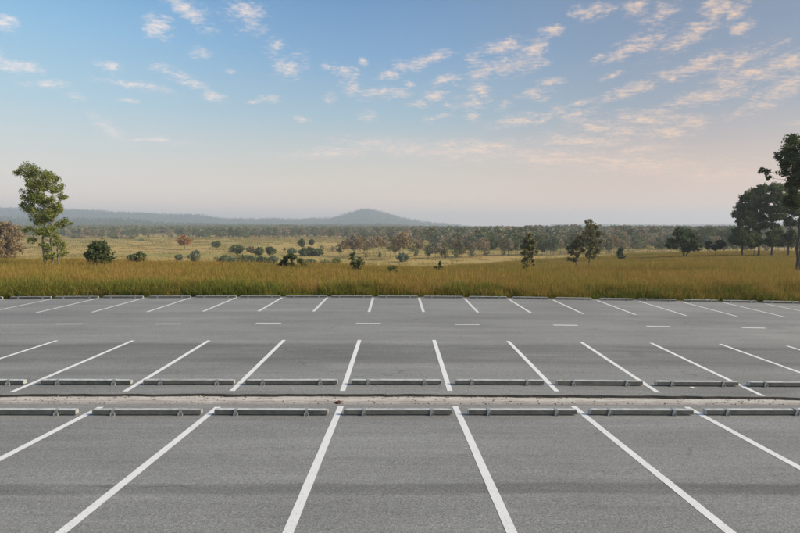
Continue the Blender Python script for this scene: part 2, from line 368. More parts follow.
def grassmat(name, low, mid, tip, var):
    m, t, b = material(name)
    a = t.new('ShaderNodeAttribute', attribute_name='along').outputs['Fac']; k = t.new('ShaderNodeAttribute', attribute_name='tint').outputs['Fac']
    r = t.new('ShaderNodeObjectInfo').outputs['Random']
    p = t.new('ShaderNodeNewGeometry').outputs['Position']
    pn = t.noise(t.mapping(p, sc=(1,.6,0)), .11, 4, .6); pn2 = t.noise(t.mapping(p, sc=(1,.6,0)), .35, 3, .6)
    c = t.ramp(a, [(0, low), (.45, mid), (.8, tip), (1, tip)])
    c = t.mix(t.maprange(t.math('ADD', t.math('MULTIPLY', r, .25), t.math('MULTIPLY', pn, .75)), .38, .62, 0, .8), c, t.ramp(a, [(0, low), (.5, var), (1, tuple(x*1.15 for x in var))]))
    c = t.mix(t.maprange(pn2, .5, .7, 0, .55), c, t.ramp(a, [(0, tuple(x*.7 for x in low)), (1, (tip[0]*.9, tip[1]*.72, tip[2]*.7))]))
    c = t.mix(t.math('MULTIPLY', k, .5), c, tuple(x*.45 for x in mid))
    t.put(b.inputs['Base Color'], c); b.inputs['Roughness'].default_value = .7; b.inputs['Specular IOR Level'].default_value = .15
    tr = t.new('ShaderNodeBsdfTranslucent'); t.put(tr.inputs[0], c)
    mx = t.new('ShaderNodeMixShader'); mx.inputs[0].default_value = .35
    t.l.new(b.outputs[0], mx.inputs[1]); t.l.new(tr.outputs[0], mx.inputs[2]); t.l.new(mx.outputs[0], t.n['Material Output'].inputs[0])
    return m
M['grass_gold'] = grassmat('golden_grass', (.14,.15,.018), (.33,.25,.042), (.48,.295,.085), (.25,.235,.033))
M['grass_tan'] = grassmat('dry_tan_grass', (.28,.23,.07), (.38,.29,.10), (.44,.31,.115), (.28,.26,.07))
M['grass_green'] = grassmat('green_grass', (.085,.125,.013), (.165,.215,.024), (.27,.27,.05), (.22,.2,.04))
def bark(name, c1, c2):
    m, t, b = material(name)
    p = t.new('ShaderNodeTexCoord').outputs['Object']; n = t.noise(t.mapping(p, sc=(1,1,.25)), 9, 5, .7)
    t.put(b.inputs['Base Color'], t.mix(t.maprange(n, .3, .7, 0, 1), c1, c2)); b.inputs['Roughness'].default_value = .95
    bump(t, b, n, .8, .03); return m
M['bark'] = bark('grey_brown_bark', (.06,.048,.038), (.16,.135,.11)); M['bark_pale'] = bark('pale_bark', (.14,.12,.10), (.3,.27,.23))

# ------------------------------------------------------------------ ground sheet to the horizon
ang = np.concatenate([np.arange(-180, -50, 5), np.arange(-50, 52, .22), np.arange(55, 180, 5)]); ang = np.radians(ang)
rad = np.concatenate([[4, 12, 20], np.arange(25, 34, .5), np.geomspace(34, 7000, 330)])
A_, Rr = np.meshgrid(ang, rad); Xc, Yc = Rr*np.sin(A_), Rr*np.cos(A_)
U_ = Xc*cos(YAW)+Yc*sin(YAW); V_ = -Xc*sin(YAW)+Yc*cos(YAW); Z_ = z_land(U_, V_)
# walk the whole circle: beyond 40 deg of view the land keeps its floor height behind the camera
back = smooth01((np.abs(A_)-R(60))/R(25)); Z_ = Z_*(1-back)+np.where(Rr < 70, np.minimum(Z_, EYE-4.6), EYE-14)*back
nr, na = Z_.shape; idx = np.arange(nr*na).reshape(nr, na)
nx = np.roll(idx, -1, 1)
F = np.stack([idx[:-1], nx[:-1], nx[1:], idx[1:]], -1).reshape(-1, 4)
VV = np.stack([U_, V_, Z_], -1).reshape(-1, 3)
c0 = len(VV); VV = np.vstack([VV, [0, 0, float(Z_[0].min())]])
Ft = np.stack([np.full(na, c0), nx[0], idx[0]], -1)
land = link('ground', mesh('ground', VV, [F[:, ::-1], Ft[:, ::-1]], M['land'], True)); tag(land, kind='structure')
land.data.update()

# ------------------------------------------------------------------ haze (encloses everything; sky outside)
hz = bpy.data.materials.new('pale_haze'); hz.use_nodes = True; t = NT(hz.node_tree); t.n.clear()
pvn = t.new('ShaderNodeVolumePrincipled'); pvn.inputs['Color'].default_value = (.84,.925,1,1); pvn.inputs['Density'].default_value = .00028; pvn.inputs['Anisotropy'].default_value = .2
t.l.new(pvn.outputs[0], t.new('ShaderNodeOutputMaterial').inputs['Volume'])
zb, zt_ = float(Z_.min())-1.5, float(Z_.max())+12; L = 7200
hv = [(x, y, z) for z in (zb, zt_) for x, y in ((-L,-L),(L,-L),(L,L),(-L,L))]
haze = link('haze', mesh('haze', hv, np.array([(0,3,2,1),(4,5,6,7),(0,1,5,4),(1,2,6,5),(2,3,7,6),(3,0,4,7)]), hz)); tag(haze, kind='stuff')

# ------------------------------------------------------------------ car park
def sheet(name, us, vs, zf, mat, skirt=.5, edge_noise=0):
    Ug, Vg = np.meshgrid(us, vs)
    if edge_noise:
        w = smooth01(1-(Vg-vs[0])/.5); Vg = Vg + w*edge_noise*(vn.fbm(Ug*2.6, Ug*0+3, 5)-.5)
    Zg = zf(Ug, Vg); n, k = Ug.shape; ix = np.arange(n*k).reshape(n, k)
    F = np.stack([ix[:-1,:-1], ix[:-1,1:], ix[1:,1:], ix[1:,:-1]], -1).reshape(-1, 4)
    V = np.stack([Ug, Vg, Zg], -1).reshape(-1, 3)
    ring = np.concatenate([ix[0,:], ix[1:,-1], ix[-1,-2::-1], ix[-2:0:-1,0]])
    b = len(V); low = V[ring].copy(); low[:, 2] -= skirt; V = np.vstack([V, low]); m_ = len(ring); r0 = np.arange(m_); r1 = (r0+1) % m_
    F2 = np.stack([ring[r0], b+r0, b+r1, ring[r1]], -1)
    me = mesh(name, V, [F, F2], mat, False)
    o = link(name, me); tag(o, kind='structure')
    mi = np.zeros(len(F)+len(F2), np.int32)
    if isinstance(mat, list) and len(mat) > 1: mi[len(F):] = 1
    me.polygons.foreach_set('material_index', mi)
    sm = np.zeros(len(mi), bool); sm[:len(F)] = True; me.polygons.foreach_set('use_smooth', sm)
    return o
us = np.arange(U0, U1+.01, .5)
us_f = np.arange(U0, U1+.01, .12)
lot_near = sheet('car_park', us, np.concatenate([np.arange(-20, V_NEAR, .5), [V_NEAR]]), z_near, [M['asphalt_near']])
lot_far = sheet('car_park', us_f, np.concatenate([[V_MID, V_MID+.12, V_MID+.3], np.arange(V_MID+.6, V_END-.2, .5), [V_END]]), z_mid, [M['asphalt_far'], M['edge']], edge_noise=.10)
# dusty gutter between the two levels: uneven, crumbling
def z_gut(u, v):
    k = (v-V_NEAR)/(V_MID-V_NEAR)
    zn, zm = z_near(u, V_NEAR+0*v), z_mid(u, V_MID+0*v)-.068
    e = .012*np.sin(np.clip(k, 0, 1)*pi)
    return np.where(k < 0, zn-.02, zn*(1-np.clip(k,0,1))+zm*np.clip(k,0,1)+e+.028*(vn.fbm(u*1.9, v*5, 4)-.42)*smooth01(k/.25))+.004
gut = sheet('gutter', us_f, np.concatenate([[V_NEAR-.03], np.linspace(V_NEAR, V_MID+.16, 14)]), z_gut, [M['gutter']], .3)

def strip(name, p, q, w, zf, mat, parent, n=24):
    """painted line from p to q: cut square to the rows, edges slightly uneven"""
    p, q = np.array(p), np.array(q); t_ = np.linspace(0, 1, n)[:, None]; c = p+(q-p)*t_
    d = (q-p)/np.linalg.norm(q-p); nrm = np.array([-d[1], d[0]])
    r_ = np.random.default_rng(int(abs(p[0]*91+p[1]*17)))
    wl = w/2+r_.normal(0, .0012, (n, 1)); wr = w/2+r_.normal(0, .0012, (n, 1))
    Lp, Rp = c+nrm*wl, c-nrm*wr
    V = np.vstack([np.c_[Lp, zf(Lp[:,0], Lp[:,1])+.004], np.c_[Rp, zf(Rp[:,0], Rp[:,1])+.004]])
    F = np.array([(i, i+n, i+1+n, i+1) for i in range(n-1)])
    return link(name, mesh(name, V, F, mat), parent)
near_top = [(-16,407.2),(101,407),(218,407),(341,406),(455,406),(573,406),(686.5,407),(800,408)]
near_bot = [None,(0,459),(61,533),(288,533),(512,533),(731,533),(800,468),None]
tops, dirs = [], []
for tp, bt in zip(near_top, near_bot):
    P = np.array(hit(*tp, z_near)); tops.append(P)
    dirs.append(None if bt is None else (lambda Q: (Q-P)/abs(Q[1]-P[1]))(np.array(hit(*bt, z_near))))
for P, d_ in zip(tops, dirs):
    d_ = np.array([.016, -1.]) if d_ is None else d_
    strip('bay_line', P+np.array([0,0]), P+d_*7.2, .128, z_near, M['paint'], lot_near, 40)
for e_, s_ in ((tops[0], -1), (tops[-1], 1)):
    for k in (1, 2): strip('bay_line', e_+np.array([2.5*k*s_, 0]), e_+np.array([2.5*k*s_+.1, -7.2]), .128, z_near, M['paint'], lot_near, 40)
mid_top = [(-19,341),(57,340.5),(133,340.5),(209,340.5),(284,340),(359.5,340),(434,340),(508,341),(581,342),(651,343),(720,344),(787,346)]
mid_bot = [None,None,(12,392),(125,391.5),(232,391),(342.5,391),(450,391),(557,391.5),(658,392.5),(763,396),None,None]
mt = [np.array(hit(*a, z_mid)) for a in mid_top]
dm = np.mean([np.array(hit(*b, z_mid))-a for a, b in zip(mt, mid_bot) if b], 0)
for a, b in zip(mt, mid_bot): strip('bay_line', a, np.array(hit(*b, z_mid)) if b else a+dm, .125, z_mid, M['paint'], lot_far)
far_top = [(-42,299.6),(5,299.3),(52,299),(98,298.3),(144,298),(190,298),(236,297.7),(282,297.7),(327,297.7),(373,298),(419,298),(464.5,298.5),(508.5,299),(553,300),(597,300.4),(639,301.3),(682,302),(724,302.7),(765,303.7),(806,304.6),(846,305.6)]
far_bot = [None,None,(-16,313),(36,312.8),(92,312.3),(147,312),(203,311.5),(258.5,311.3),(313.5,311.5),(369,312),(423.5,312),(478,312.5),(531,313),(583.5,314),(635.5,314.7),(686.5,315.7),(737,316.4),(786,317.3),None,None,None]
ft = [np.array(hit(*a, z_mid)) for a in far_top]
dm = np.mean([np.array(hit(*b, z_mid))-a for a, b in zip(ft, far_bot) if b], 0)
for a, b in zip(ft, far_bot): strip('bay_line', a, np.array(hit(*b, z_mid)) if b else a+dm, .13, z_mid, M['paint_old'], lot_far)
for (x, y) in [(-32,324.3),(69,324),(168,324),(268.5,323.3),(368.5,323.5),(467,324.5),(565.5,325.3),(658.5,326.5),(753.5,328),(845,330)]:
    c = np.array(hit(x, y, z_mid)); strip('lane_dash', c-[.5,0], c+[.5,0], .17, z_mid, M['paint_old'], lot_far, 8)

# ------------------------------------------------------------------ wheel stops
def boxes(bs, bev=0):
    """list of (x0,x1,y0,y1,z0,z1) -> V,F with optional chamfer along x-edges (octagonal section)"""
    V, F, F4 = [], [], []
    for (x0,x1,y0,y1,z0,z1) in bs:
        b = len(V); c = bev
        sec = [(y0+c,z0),(y1-c,z0),(y1,z0+c),(y1,z1-c),(y1-c,z1),(y0+c,z1),(y0,z1-c),(y0,z0+c)] if c else [(y0,z0),(y1,z0),(y1,z1),(y0,z1)]
        n = len(sec)
        V += [(x0,y,z) for y, z in sec]+[(x1,y,z) for y, z in sec]
        F4 += [(b+i, b+n+i, b+n+(i+1)%n, b+(i+1)%n)[::-1] for i in range(n)]
        F.append([b+i for i in range(n)]); F.append([b+n+i for i in range(n)][::-1])
    return V, F4, F
def build(name, bs, mat, bev=0):
    V, F4, F = boxes(bs, bev); me = bpy.data.meshes.new(name); me.from_pydata([tuple(v) for v in V], [], [tuple(f) for f in F4]+[tuple(f) for f in F]); me.materials.append(mat)
    return me
import bmesh
# beam is modelled 1 m long and stretched to each stop's length; cast with dents and a chipped crown
def beam_mesh(seed):
    bm = bmesh.new(); n = 24; r_ = random.Random(seed); rings = []
    for i in range(n+1):
        x = -.5+i/n; e = 0 if 0 < i < n else .008
        sec = [(-.052,.03),(.052,.03),(.054,.04),(.050,.112),(.042,.124),(-.042,.124),(-.050,.112),(-.054,.04)]
        j = r_.uniform(-.003, .003); ch = -.006 if r_.random() < .12 else 0
        rings.append([bm.verts.new((x, y*(1-e*3)+r_.uniform(-.0012,.0012), z-(e if z > .05 else 0)+j*(z > .08)+ch*(k in (5,6)))) for k, (y, z) in enumerate(sec)])
    for a, b in zip(rings, rings[1:]):
        for k in range(8): bm.faces.new((a[k], b[k], b[(k+1)%8], a[(k+1)%8]))
    bm.faces.new(rings[0]); bm.faces.new(rings[-1][::-1]); bmesh.ops.recalc_face_normals(bm, faces=bm.faces)
    me = bpy.data.meshes.new('beam'); bm.to_mesh(me); bm.free(); me.materials.append(M['beam']); return me
beams = [beam_mesh(i) for i in range(5)]
br = build('bracket', [(-.03,.03,-.0620,.0620,.1265,.1315),(-.03,.03,-.0625,-.0575,-.01,.1263),(-.03,.03,.0575,.0625,-.01,.1263),(-.045,.045,-.105,-.063,-.01,.012),(-.046,-.034,-.078,-.05,-.01,.07),(.034,.046,-.078,-.05,-.01,.07),(-.03,.03,-.05,.05,-.01,.029)], M['bracket'])
bolt_bm = bmesh.new(); bmesh.ops.create_cone(bolt_bm, cap_ends=True, segments=6, radius1=.013, radius2=.013, depth=.014); bolt_me = bpy.data.meshes.new('bolt'); bolt_bm.to_mesh(bolt_me); bolt_bm.free(); bolt_me.materials.append(M['bolt'])
near_st = [(-145,-34),(-28,76),(92,201),(214,328),(343,452.5),(468,577),(590,693.5),(706,818),(830,940)]
mid_st = [(-158,-66),(-58,24),(40,131),(143,234),(245,337.5),(351,441.5),(455,544),(557,643),(656,739),(749,835),(843,930)]
far_st = [(-38,2),(10,51),(55,98),(103,143),(149,190.5),(196,236),(238+2,280),(286,327),(331,372),(378,418),(424,463),(469,507),(513,548),(556,592),(600,634),(639,677),(684,718),(724,757),(764,800),(803,838)]
ordw = ['first','second','third','fourth','fifth','sixth','seventh','eighth','ninth','tenth','eleventh','twelfth','thirteenth','fourteenth','fifteenth','sixteenth','seventeenth','eighteenth','nineteenth','twentieth']
def stops(lst, yb, zf, rowname, group, feet=(.19,.81)):
    for i, (a, b) in enumerate(lst):
        A, B = np.array(hit(a, yb(a), zf)), np.array(hit(b, yb(b), zf)); c = (A+B)/2; c[1] += .054
        Lg = abs(B[0]-A[0]); zc = float(zf(c[0], c[1]))
        t_ = bpy.data.objects.new('wheel_stop', None); COL.objects.link(t_); t_.location = (c[0], c[1], zc)
        t_.rotation_euler = (0, math.atan(float(zf(c[0]-1,c[1])-zf(c[0]+1,c[1]))/2), math.atan2(B[1]-A[1], B[0]-A[0])+random.uniform(-.010,.010))
        n = len(lst)
        vis = [j for j, q in enumerate(lst) if q[1] > 4 and q[0] < 796]; k = vis.index(i) if i in vis else None
        if k is None: lab = f'concrete wheel stop beyond the {"left" if i == 0 else "right"} end of the {rowname}'
        elif k == 0: lab = f'concrete wheel stop cut by the left edge, leftmost in the {rowname}'
        elif k == len(vis)-1: lab = f'concrete wheel stop at the right edge, rightmost in the {rowname}'
        else: lab = f'concrete wheel stop, {ordw[k]} from the left in the {rowname}'
        tag(t_, lab, 'wheel stop', group)
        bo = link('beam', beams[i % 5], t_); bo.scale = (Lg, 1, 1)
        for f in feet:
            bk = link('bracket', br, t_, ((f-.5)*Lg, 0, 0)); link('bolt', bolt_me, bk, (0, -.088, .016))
stops(near_st, lambda x: 415.6, z_near, 'row nearest the camera', 'wheel stops before the gutter')
stops(mid_st, lambda x: 385.2+max(0, (x-500))/300*2.2, z_mid, 'middle row behind the gutter', 'wheel stops behind the gutter')
stops(far_st, lambda x: np.interp(x, [0,100,300,400,500,600,700,800], [299.0,298.4,297.8,298,298.8,300.3,302,303.6]), z_mid, 'far row along the grass', 'wheel stops along the grass edge', (.2,.8))

# crumbled stones and grit lying in the gutter: one loose mass
V, F = [], []
ico = [(0,0,1),(.9,0,.1),(.28,.85,.1),(-.72,.52,.1),(-.72,-.52,.1),(.28,-.85,.1),(0,0,-.8)]
icf = [(0,1,2),(0,2,3),(0,3,4),(0,4,5),(0,5,1),(6,2,1),(6,3,2),(6,4,3),(6,5,4),(6,1,5)]
for i in range(2000):
    u = rng.uniform(-16, 16); k = rng.random(); q = rng.random()**3
    if vn(u*1.3, 7.5) < .3 and k < .6: continue
    v = V_NEAR+(V_MID-V_NEAR)*(rng.random() if k < .6 else (.93+.1*rng.normal() if k < .85 else .03+.05*abs(rng.normal()))); v = float(np.clip(v, V_NEAR-.04, V_MID+.0))
    sz = .005+.018*q; a = rng.uniform(0, 6.28); z = float(z_gut(np.array(u), np.array(v))); b_ = len(V)
    for (x, y, zz) in ico:
        j = rng.uniform(.7, 1.3); V.append((u+sz*j*(x*cos(a)-y*sin(a))*1.3, v+sz*j*(x*sin(a)+y*cos(a)), z+sz*.35+sz*.7*zz*j))
    F += [tuple(b_+x for x in f) for f in icf]
m, t, b = material('grit'); n = t.noise(t.new('ShaderNodeNewGeometry').outputs['Position'], 11, 3, .7)
t.put(b.inputs['Base Color'], t.ramp(n, [(.3,(.06,.045,.035)),(.45,(.19,.15,.115)),(.6,(.45,.40,.35)),(.75,(.12,.11,.10))])); b.inputs['Roughness'].default_value = .95
tag(link('gutter_rubble', mesh('gutter_rubble', V, np.array(F), m)), kind='stuff')

# litter on the asphalt and in the gutter
def scrap(name, x, y, zf, size, mat, label, cat, seed, h):
    u, v = hit(x, y, zf); bm = bmesh.new(); r_ = random.Random(seed)
    bmesh.ops.create_icosphere(bm, subdivisions=2, radius=1)
    for q in bm.verts: q.co = Vector((q.co.x*size[0]*(1+r_.uniform(-.25,.25)), q.co.y*size[1]*(1+r_.uniform(-.25,.25)), max(q.co.z, -.3)*h*(1+r_.uniform(-.3,.3))+h*.3))
    me = bpy.data.meshes.new(name); bm.to_mesh(me); bm.free(); me.materials.append(mat)
    o = link(name, me, None, (u, v, float(zf(u, v))+.006)); tag(o, label, cat)
scrap('paper_scrap', 692, 388.3, z_mid, (.07,.05), M['paint'], 'crumpled white scrap of paper on the asphalt behind the gutter', 'litter', 3, .02)
m, t, b = material('red_brown_clay'); t.put(b.inputs['Base Color'], (.13,.055,.035)); b.inputs['Roughness'].default_value = .95
scrap('clay_lump', 338.5, 403.2, z_gut, (.075,.05), m, 'small red brown lump of clay in the gutter at the end of a white line', 'stone', 5, .04)

# ------------------------------------------------------------------ vegetation builders
def leaves(cl, n, size, seed, flat=.8, up=.35, elong=1.5):
    """cl: (k,4) clusters x,y,z,r -> leaf quads spread through each cluster"""
    r_ = np.random.default_rng(seed); cl = np.asarray(cl, float)
    w = cl[:, 3]**2; k = r_.choice(len(cl), n, p=w/w.sum())
    d = r_.normal(size=(n, 3)); d /= np.linalg.norm(d, axis=1)[:, None]
    # sub-twigs: leaves gather on sprays inside a cluster
    ns = 14; sp = r_.normal(size=(len(cl), ns, 3)); sp /= np.linalg.norm(sp, axis=2)[..., None]; sp *= r_.uniform(.45, 1.0, (len(cl), ns, 1))
    c = cl[k, :3] + sp[k, r_.integers(0, ns, n)]*cl[k, 3:4]*[1,1,flat] + d*(cl[k, 3:4]*.36*r_.random((n, 1))**.6*1.5)
    nrm = r_.normal(size=(n, 3)); nrm[:, 2] += up*2; nrm /= np.linalg.norm(nrm, axis=1)[:, None]
    t1 = np.cross(nrm, r_.normal(size=(n, 3))); t1 /= np.linalg.norm(t1, axis=1)[:, None]; t2 = np.cross(nrm, t1)
    s = size*r_.uniform(.6, 1.4, (n, 1)); a, b_ = t1*s*elong*.5, t2*s*.5
    V = np.stack([c-a, c-b_, c+a, c+b_], 1).reshape(-1, 3)
    F = np.arange(4*n).reshape(n, 4)
    tint = np.clip(.5+.25*r_.normal(size=n)+.3*(r_.random(len(cl))[k]-.5), 0, 1)
    return V, F, tint
def tube(pts, rads, n=6):
    pts = np.asarray(pts, float); V, F = [], []
    for i, (p, r) in enumerate(zip(pts, rads)):
        d = pts[min(i+1, len(pts)-1)]-pts[max(i-1, 0)]; d /= np.linalg.norm(d)+1e-9
        a = np.cross(d, (.3,.9,.1)); a /= np.linalg.norm(a); b_ = np.cross(d, a)
        for j in range(n): V.append(p+r*(a*cos(2*pi*j/n)+b_*sin(2*pi*j/n)))
    for i in range(len(pts)-1):
        for j in range(n): F.append((i*n+j, i*n+(j+1)%n, (i+1)*n+(j+1)%n, (i+1)*n+j))
    return V, F
def wood_mesh(stems, cl, r0, H, seed, mat, limbs=40):
    """stems: list of polylines; each cluster gets a limb from the nearest stem"""
    r_ = np.random.default_rng(seed); V, F = [], []
    def add(p, rr, n=6):
        v, f = tube(p, rr, n); b_ = len(V); V.extend(v); F.extend([tuple(x+b_ for x in q) for q in f])
    fine = []
    for st in stems:
        st = np.asarray(st, float); tt = np.linspace(0, len(st)-1, 12); p = np.stack([np.interp(tt, range(len(st)), st[:, k]) for k in range(3)], 1)
        p[1:-1, :2] += r_.normal(0, min(.012*H, .05), (10, 2)); fr = np.linspace(0, 1, 12); rr = r0*(1-.85*fr)*(1+.5*np.exp(-fr*18))
        add(p, rr, 8); fine += [(q, w) for q, w in zip(p, rr)]
    P = np.array([q for q, _ in fine]); Wd = np.array([w for _, w in fine])
    cl = np.asarray(cl, float); order = r_.permutation(len(cl))[:limbs]
    for c in cl[order]:
        tgt = c[:3]; dist = np.linalg.norm((P-tgt)*[1,1,.8], axis=1) + np.where(P[:, 2] > tgt[2]-.1*c[3], 3, 0)*H*.1
        j = int(np.argmin(dist)); s_ = P[j]; mid_ = (s_+tgt)/2+[0,0,-.08*np.linalg.norm(tgt-s_)]+r_.normal(0, .02*H, 3)
        w = min(Wd[j]*.6, r0*.35)
        add([s_, mid_, tgt], [w, w*.6, w*.2], 5)
        for _ in range(3):
            e = tgt+r_.normal(size=3)*c[3]*.7; add([mid_*.3+tgt*.7, e], [w*.3, w*.08], 4)
    return mesh('trunk', V, np.array(F), mat, True)
def tree(name, base, stems, cl, r0, H, leafn, leafs, leaf, wood, label, cat, group=None, seed=0, flat=.8, elong=1.5, wname='trunk', cname='crown'):
    o = bpy.data.objects.new(name, None); COL.objects.link(o); o.location = base; tag(o, label, cat, group)
    link(wname, wood_mesh(stems, cl, r0, H, seed, wood), o)
    V, F, tint = leaves(cl, leafn, leafs, seed+1, flat, elong=elong)
    cr = link(cname, mesh(cname, V, F, leaf, False, {'tint': ('FACE', tint)}), o)
    return o
def at(px, d):
    """ground point under photo column px at depth d along the view"""
    X = (px-400)/FPX*d*1.003; u = X*cos(YAW)+d*sin(YAW); v = -X*sin(YAW)+d*cos(YAW)
    return np.array([u, v, float(z_land(u, v))])
def zpix(y, d):   # height at depth d seen at row y
    r = ray(400, y); k = math.hypot(r[0], r[1]); return EYE+r[2]/k*d
def m_per_px(d): return d/FPX
def traced(name, px, d, pts, stems_px, r0, leafn, leafs, leaf, wood, label, cat, group=None, seed=1, depth=.6, grow=1.0, **kw):
    """clusters given as (x, y, r) in the photograph, spread in real depth about the stem"""
    base = at(px, d); s = m_per_px(d); r_ = np.random.default_rng(seed)
    cl = []
    W_ = max(p[0] for p in pts)-min(p[0] for p in pts)
    for (x, y, r) in pts:
        cl.append(((x-px)*s, r_.uniform(-1, 1)*W_*s*depth*.5, zpix(y, d)-base[2], r*s*grow))
        if r > 4: cl.append(((x-px)*s*r_.uniform(.5,1), r_.uniform(-1, 1)*W_*s*depth*.5, zpix(y+2, d)-base[2], r*s*grow*.8))
    st = [[((x-px)*s, r_.normal()*s*1.2*(i > 0), (zpix(y, d)-base[2]) if i else -.25) for i, (x, y) in enumerate(sp)] for sp in stems_px]
    H = max(q[2] for q in cl)
    return tree(name, base, st, cl, r0, H, leafn, leafs, leaf, wood, label, cat, group, seed, **kw)
def ellip(w, h0, h1, n, cr, seed, skew=0):
    """clusters filling an egg-shaped crown"""
    r_ = np.random.default_rng(seed); out = []
    for i in range(n):
        z = (i+.5)/n; a = i*2.4+r_.random(); rr = math.sin(pi*min(max(z**(.85+skew), .08), .97))**.6*w/2*r_.uniform(.35, 1.05)
        q = cr*r_.uniform(.5, 1.3); out.append((rr*cos(a), rr*sin(a), h0+(h1-h0)*z, q))
    return out
def simple(name, px, d, ytop, wpx, leaf, label, cat, group=None, seed=1, crown0=.25, n=26, leafn=2600, leafs=.14, wood=None, r0=None, crf=.2, ybot=None, **kw):
    base = at(px, d) if ybot is None else at(px, d)
    H = zpix(ytop, d)-base[2]; w = wpx*m_per_px(d)
    cr = max(w, .3)*crf
    cl = ellip(w-cr*.8, H*crown0+cr*.5, H-cr*.7, n, cr, seed)
    st = [[(0,0,-.2),(w*.02,0,H*.4),(0,w*.03,H*.85)]]
    return tree(name, base, st, cl, r0 or H*.022, H, leafn, leafs, leaf, wood or M['bark'], label, cat, group, seed, **kw)

# ------------------------------------------------------------------ the trees that stand by themselves
traced('tall_tree', 49, 57, [(33,174,6),(45,172,8),(58,177,6),(31,183,5),(44,184,8),(57,187,6),(30,198,5),(38,196,7),(49,198,7),(61,197,5),(33,207,6),(45,210,7),(57,208,6),(63,204,4),(61,214,5),(40,219,6),(52,219,6),(61,223,5),(37,229,4),(47,231,5),(56,231,6),(63,236,4),(41,240,4),(51,243,5),(58,245,5),(60,253,5),(43,251,3),(53,256,4)],
  [[(45,264),(44,240),(47,215),(42,180)],[(54,264),(54,235),(58,205),(57,180)],[(60,266),(59,250),(60,240)]], .13, 19000, .12, M['leaf_light'], M['bark_pale'],
  'tall slender light green tree with airy crown and several thin stems at the left', 'tree', seed=11, depth=.7, grow=1.03)
simple('round_bush', 100, 57, 240, 29, M['leaf_dark'], 'dark green rounded bush in the grass beside the tall slender tree', 'bush', seed=21, crown0=.12, n=34, leafn=5200, leafs=.17, crf=.2)
simple('round_bush', 139, 66, 252.5, 15, M['leaf_mid'], 'small dull green bush in the grass, right of the dark rounded bush', 'bush', seed=22, crown0=.3, n=22, leafn=2400, leafs=.17)
simple('round_bush', 132, 70, 255, 10, M['leaf_pale'], 'pale grey green bush touching the left side of the dull green bush', 'bush', seed=23, crown0=.4, n=16, leafn=1500, leafs=.17)
simple('broad_tree', 8, 150, 220, 30, M['leaf_russet'], 'russet broad crowned tree at the left edge of the grassland', 'tree', seed=24, crown0=.3, n=34, leafn=5200, leafs=.36, crf=.17)
simple('broad_tree', -12, 165, 228, 26, M['leaf_russet'], 'russet tree just beyond the left edge', 'tree', seed=25, crown0=.3, n=26, leafn=2600, leafs=.4)
traced('bare_bush', 294, 60, [(283,263,4),(288,258,4),(294,257,4),(300,261,4),(303,266,3),(279,267,4),(290,266,4),(297,268,4)], [[(293,274),(293,266),(295,258)],[(292,274),(287,266),(283,261)],[(295,274),(300,268),(302,262)]], .05, 1900, .15, M['leaf_dark'], M['bark'],
  'dark gappy bush standing in the grass in front of the valley hedge', 'bush', seed=26)
traced('narrow_tree', 357, 56, [(353,254,3),(352,259,3),(356,262,3),(361,262,3),(359,267,3),(356,268,3),(353,264,3),(360,258,1.5)], [[(357,278),(356,266),(353,254)],[(357,278),(360,266),(362,260)]], .04, 1000, .14, M['leaf_mid'], M['bark'],
  'narrow green sapling with forked top in the middle of the grass', 'sapling', seed=27)
traced('small_sapling', 393, 55, [(390,269,2.6),(394,268,2.6),(396,272,2.4),(391,273,2.4)], [[(392,279),(392,270)]], .03, 520, .12, M['leaf_mid'], M['bark'], 'low round green sapling right of the forked sapling', 'sapling', seed=28)
traced('small_sapling', 439, 52, [(439,264,1.7),(438,268,1.8),(441,267,1.5),(435,267,1.1),(440,262,1)], [[(439,276),(439,262)]], .03, 300, .11, M['leaf_dark'], M['bark'], 'tiny dark sapling standing alone in the centre of the golden grass', 'sapling', seed=29)
traced('slender_tree', 528, 53, [(528,236,3),(525,241,3.5),(531,241,3.5),(522,247,3),(529,247,4),(534,248,3),(524,253,3.5),(531,254,3.5),(536,252,2),(526,259,3),(523,262,2),(532,261,2.5),(528,266,2),(534,265,1.4),(524,267,1.4)], [[(527,277),(528,260),(528,238)]], .05, 2300, .13, M['leaf_olive'], M['bark'],
  'slender dark olive tree standing alone in the golden grass', 'tree', seed=30)
traced('layered_tree', 589, 74, [(589,222,3.5),(586,227,4),(593,227,4),(585,233,4),(591,233,4.5),(597,234,4),(588,240,4.5),(595,241,4.5),(584,244,4),(599,242,2.5),(590,247,4.5),(596,250,4),(583,251,3.5),(589,255,4),(594,256,3.5),(598,251,2.5)], [[(588,268),(589,245),(589,224)]], .09, 3600, .17, M['leaf_olive'], M['bark'],
  'taller olive tree of the close pair in the right hand grass', 'tree', seed=31)
traced('layered_tree', 576, 76, [(579,237,3),(575,241,3.5),(580,243,3),(571,246,3.5),(577,248,3.5),(573,253,3),(578,255,3),(570,259,2.5),(576,260,3),(568,248,2)], [[(576,268),(576,250),(579,238)]], .07, 1900, .17, M['leaf_olive'], M['bark'],
  'shorter olive tree leaning on the left of the close pair', 'tree', seed=32)
traced('domed_tree', 682, 128, [(682,232,5),(675,234,4.5),(690,234,5),(670,241,4.5),(677,240,5.5),(685,240,6),(693,241,5),(668,246,4),(675,246,4),(683,247,5),(692,246,4.5),(680,229.5,2.5),(696,245,3)], [[(683,258),(683,240),(682,232)],[(685,258),(690,244)]], .22, 8000, .30, M['leaf_dark'], M['bark'],
  'dark domed tree on the skyline of the right hand grassland', 'tree', seed=33, depth=.9)
traced('round_bush', 715, 131, [(715,242,3),(711,244,3),(719,244,3),(708,247,2.5),(714,247,3.5),(721,247,2.5)], [[(715,256),(715,244)]], .1, 2600, .26, M['leaf_dark'], M['bark'], 'small dark round bush between the domed tree and the pines', 'bush', seed=34, depth=.9)
